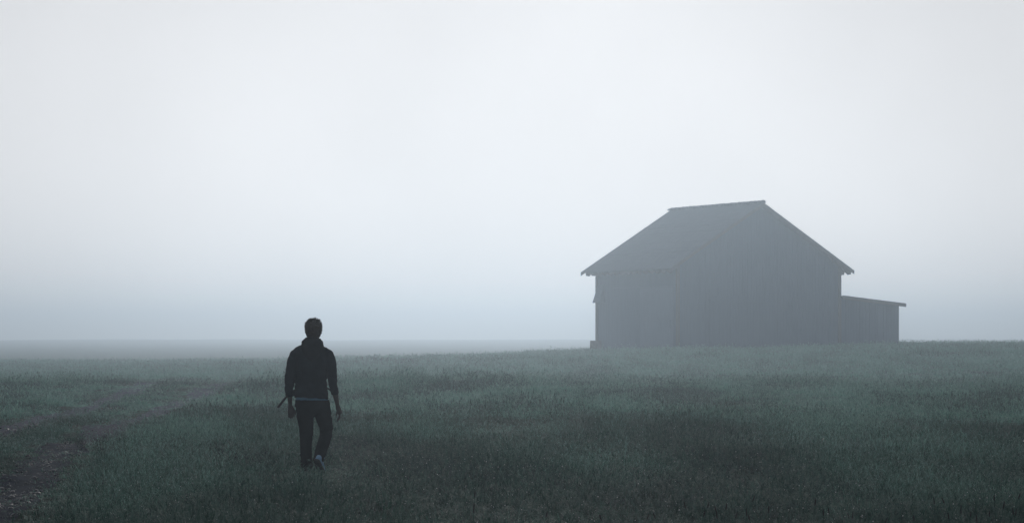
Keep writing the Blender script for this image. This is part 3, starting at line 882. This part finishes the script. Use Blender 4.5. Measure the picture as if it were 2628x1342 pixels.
# hood: roll round the neck and a pouch hanging on the back
bm = bmesh.new()
loft(bm, L3([(.012, -.01, 1.41, .135, .115), (.010, -.015, 1.455, .138, .118), (.010, -.018, 1.495, .131, .115), (.012, -.020, 1.525, .122, .108), (.014, -.020, 1.548, .106, .098), (.016, -.018, 1.572, .084, .086)]), 28)
ball(bm, (-.085, -.03, 1.515), (.036, .08, .036)); ball(bm, (.104, -.03, 1.505), (.036, .08, .04))
loft(bm, L3([(.01, -.10, 1.54, .085, .03), (.01, -.128, 1.49, .125, .042), (.008, -.140, 1.42, .118, .044), (.005, -.142, 1.35, .075, .034), (.004, -.138, 1.31, .03, .018)]), 20)
fuse("hood", bm, M['hood'], .007, jacket, 3, folds(20, .006, (1.40,), (1.58,), 8.2, .002))
# shirt hem showing below the jacket
bm = bmesh.new()
loft(bm, [((-.002, 0, .80), .176, .117), ((-.002, 0, .85), .190, .124), ((-.002, 0, .890), .189, .123)], 32)
for v in bm.verts:
    v.co.z -= .016 * max(0, min(1, (v.co.x + .10) / .15)) * 0
fuse("shirt", bm, M['shirt'], .008, person, 2)
# trousers
bm = bmesh.new()
loft(bm, L3([(.002, .005, .675, .06, .06), (.004, .006, .715, .150, .108), (.006, .004, .77, .205, .130), (.004, .002, .815, .203, .128), (.002, 0, .838, .198, .126), (.002, 0, .846, .190, .121)]), 32)
T_L = [(-.085, 0, .80, .105, .115), (-.080, 0, .66, .100, .11), (-.072, .004, .58, .091, .10), (-.068, .008, .47, .079, .088), (-.068, .0, .40, .074, .082), (-.068, -.01, .28, .068, .078), (-.064, -.008, .16, .067, .074), (-.056, 0, .07, .067, .075), (-.052, .004, .035, .066, .077)]
T_R = [(.10, .01, .80, .105, .115), (.125, .04, .68, .100, .11), (.143, .07, .60, .091, .10), (.159, .105, .52, .078, .088), (.160, .105, .465, .074, .084), (.148, .035, .39, .072, .076), (.128, -.05, .31, .070, .074), (.106, -.13, .23, .067, .070), (.089, -.185, .168, .062, .066), (.084, -.20, .150, .058, .062)]
for A in (T_L, T_R): loft(bm, L3(A), 22)
for (c, r) in (((.160, .11, .545), (.0815, .09, .014)), ((.162, .10, .505), (.080, .09, .013)), ((-.068, .0, .44), (.080, .086, .013)), ((-.062, -.004, .11), (.0715, .08, .012)), ((-.056, 0, .065), (.0715, .08, .012))):
    ball(bm, c, r, 18)
trousers = fuse("trousers", bm, M['jeans'], .0075, person, 2, folds(24, .007, (.40, .03, .60), (.58, .2, .74), 5.5, .0018))
# shoes
def shoe(mtx, mat, parent):
    bm = bmesh.new()
    loft(bm, L3([(0, -.075, .045, .018, .02), (0, -.06, .052, .036, .04), (0, -.02, .058, .040, .048), (0, .05, .050, .042, .040), (0, .12, .040, .046, .030), (0, .165, .034, .040, .024), (0, .195, .030, .022, .016)]), 18)
    loft(bm, L3([(0, .0, .06, .038, .046), (0, .0, .10, .038, .046), (0, -.005, .118, .037, .044)]), 16)
    placed(bm, mtx)
    s = fuse("shoe", bm, mat, .006, parent, 2)
    bm = bmesh.new()
    prof = [(-.078, .022), (-.06, .036), (0, .038), (.06, .042), (.12, .048), (.17, .044), (.20, .022)]
    lo = [bm.verts.new((w, y, 0)) for y, w in prof] + [bm.verts.new((-w, y, 0)) for y, w in prof[::-1]]
    hi = [bm.verts.new((v.co.x * 1.03, v.co.y * 1.01, .026)) for v in lo]
    bm.faces.new(lo[::-1]); bm.faces.new(hi)
    for k in range(len(lo)): bm.faces.new((lo[k], lo[(k + 1) % len(lo)], hi[(k + 1) % len(lo)], hi[k]))
    placed(bm, mtx)
    from_bm("sole", bm, M['sole'], s)
    return s
shoe(Matrix.Translation((-.055, .03, 0)) @ Matrix.Rotation(math.radians(6), 4, 'Z'), M['shoe_dark'], person)
m_r = Matrix.Translation((.078, -.215, .105)) @ Matrix.Rotation(math.radians(-14), 4, 'Z') @ Matrix.Rotation(math.radians(-38), 4, 'X') @ Matrix.Rotation(math.radians(16), 4, 'Y')
rs = shoe(m_r, M['shoe'], person)
rs['label'] = "pale blue shoe with lifted heel"
# loose strap ends at the hips
bm = bmesh.new(); loft(bm, [((-.20, -.01, .965), .010, .010), ((-.285, -.075, .893), .013, .012), ((-.335, -.10, .830), .014, .013), ((-.385, -.12, .765), .0155, .013), ((-.388, -.122, .760), .011, .010)], 8)
from_bm("strap", bm, M['strap'], jacket, True)
bm = bmesh.new(); loft(bm, [((.13, .10, 1.00), .011, .008), ((.19, .08, .975), .012, .009), ((.228, .05, .948), .012, .009), ((.236, .04, .935), .008, .007)], 8)
from_bm("strap", bm, M['strap'], jacket, True)
# hair: a cap of short strands over the skull
bm = bmesh.new()
hr = random.Random(9)
ball(bm, (.018, -.008, 1.692), (.101, .106, .096), 24)
loft(bm, L3([(.018, -.022, 1.70, .099, .094), (.018, -.026, 1.655, .098, .090), (.018, -.030, 1.615, .091, .080), (.018, -.034, 1.575, .074, .066)]), 24)
hair = fuse("hair", bm, M['hair'], .007, person, 6, lambda co: .003 * fbm(co[:, 0] * 60 + co[:, 1] * 20, co[:, 2] * 45, 2))
me = hair.data
cut = bmesh.new(); cut.from_mesh(me)
for v in cut.verts:                              # open over the face
    if v.co.y > .045 and v.co.z < 1.72: v.co.y = .045 - (v.co.y - .045) * .3
pts = [(v.co.copy(), v.normal.copy()) for v in cut.verts]
for k in range(3400):
    p0, n = hr.choice(pts)
    if p0.y > .04 and p0.z < 1.73: continue
    up = max(0, n.z)
    ln = .007 + .017 * up ** 1.5 + hr.uniform(0, .007) + (.007 if p0.x > .02 and n.z > .5 else 0)
    if n.z < -.2: continue
    dv = (n + Vector((.35, .2, .3 if n.z > 0 else -.7)) * .5 + Vector((hr.gauss(0, .3), hr.gauss(0, .3), hr.gauss(0, .3)))).normalized()
    side = dv.cross(Vector((hr.gauss(0, 1), hr.gauss(0, 1), hr.gauss(0, 1)))).normalized() * .0028
    q = p0 - n * .004
    cut.faces.new((cut.verts.new(q + side), cut.verts.new(q - side), cut.verts.new(p0 + dv * ln)))
cut.to_mesh(me); cut.free()
# ------------------------------------------------------------------ stalks that can be told apart
def gz(x, y): return float(H(np.array([x]), np.array([y]))[0])
def stalk_mesh(seed):
    r = random.Random(seed); bm = bmesh.new()
    h = r.uniform(.26, .36); lean = r.uniform(-.05, .05); l2 = r.uniform(-.04, .04)
    pts = [((lean * t * t, l2 * t * t, h * t), .0022, .0022) for t in np.linspace(0, 1, 5)]
    loft(bm, pts, 5)
    me = bpy.data.meshes.new("stem"); bm.to_mesh(me); bm.free(); me.materials.append(M['stem'])
    bm = bmesh.new()
    top = Vector((lean, l2, h)); d = Vector((lean * 2, l2 * 2, h)).normalized()
    L0 = r.uniform(.045, .075)
    loft(bm, [(tuple(top + d * (L0 * t)), rr, rr) for t, rr in ((-.05, .002), (.1, .0045), (.4, .0055), (.75, .0045), (1, .002))], 7)
    m2 = bpy.data.meshes.new("seed_head"); bm.to_mesh(m2); bm.free(); m2.materials.append(M['seed'])
    return me, m2
kinds = [stalk_mesh(k) for k in range(5)]
proto_stalk = []
for a_, b_ in kinds:
    e = bpy.data.objects.new("seed_stalk", None)
    s1 = bpy.data.objects.new("stem", a_); s2 = bpy.data.objects.new("seed_head", b_)
    proto_stalk.append((e, s1, s2))
spots = []
rs_ = random.Random(21)
for (px, py) in ((1776, 1318), (1792, 1330), (1800, 1322), (1842, 1322), (1850, 1316), (1858, 1334), (1874, 1322), (1898, 1326), (1921, 1326), (1936, 1338), (2088, 1338), (2111, 1330), (2130, 1324), (2178, 1332), (2192, 1338), (2404, 1332), (2440, 1336), (2452, 1322), (2466, 1334), (2487, 1322), (2560, 1312), (2566, 1326), (2586, 1318), (2600, 1326), (2612, 1338), (2540, 1336), (1700, 1338), (1215, 1336), (1212, 1352), (1560, 1350), (1980, 1352), (2250, 1352), (2350, 1350), (2520, 1354), (1640, 1352), (1380, 1352)):
    spots.append((px, py + 84))
for i, (px, py) in enumerate(spots):
    x, y = at(px, py); z = gz(x, y)
    pe, p1, p2 = proto_stalk[i % 5]
    e = pe.copy(); COL.objects.link(e)
    e.location = (x, y, z - .01); e.rotation_euler = (rs_.gauss(0, .06), rs_.gauss(0, .06), rs_.uniform(0, 6.28)); e.scale = (1, 1, rs_.uniform(.8, 1.1))
    for p in (p1, p2):
        c = p.copy(); COL.objects.link(c); c.parent = e
    tag(e, "dark seed stalk standing upright in the nearest grass", "grass stalk", "dark seed stalks in the nearest grass")
for pe, p1, p2 in proto_stalk:
    for o in (p1, p2, pe): bpy.data.objects.remove(o)
# two pale bent leaves in the meadow
def pale_leaf(px, py, s, rz, label):
    bm = bmesh.new()
    prev = None
    for k in range(7):
        t = k / 6; w = .014 * math.sin(math.pi * (t * .85 + .1)) * s
        c = Vector((.05 * t * s, 0, (.12 * t + .03 * math.sin(t * 3)) * s))
        row = [bm.verts.new(c + Vector((0, w, .004 * s))), bm.verts.new(c), bm.verts.new(c + Vector((0, -w, .004 * s)))]
        if prev:
            bm.faces.new((prev[0], prev[1], row[1], row[0])); bm.faces.new((prev[1], prev[2], row[2], row[1]))
        prev = row
    bmesh.ops.solidify(bm, geom=list(bm.faces), thickness=.0015)
    x, y = at(px, py)
    o = from_bm("pale_leaf", bm, M['pale'], None, True); o.location = (x, y, gz(x, y) + .10); o.rotation_euler = (0, 0, rz)
    tag(o, label, "leaf")
pale_leaf(1742, 1082, 1.5, -1.2, "small pale leaf sticking up alone between walker and barn")
pale_leaf(2108, 1166, .9, .5, "tiny whitish leaf lying in the dark grass below the barn")
# ------------------------------------------------------------------ fog
bm = bmesh.new(); box(bm, -1000, 1000, -40, 2000, -4.5, 17.0)
haze_mat = bpy.data.materials.new("fog_air"); haze_mat.use_nodes = True
hn = haze_mat.node_tree; hn.nodes.clear()
ho = hn.nodes.new("ShaderNodeOutputMaterial"); hv = hn.nodes.new("ShaderNodeVolumePrincipled")
hv.inputs['Color'].default_value = (0.735, 0.872, 1.0, 1)
hv.inputs['Density'].default_value = 0.00156
hv.inputs['Density Attribute'].default_value = ""
hv.inputs['Anisotropy'].default_value = 0.78
hn.links.new(hv.outputs[0], ho.inputs['Volume'])
haze = from_bm("haze", bm, haze_mat)
tag(haze, kind='stuff')
haze['label'] = "pale blue-grey fog lying over the whole meadow"
haze['category'] = "fog"
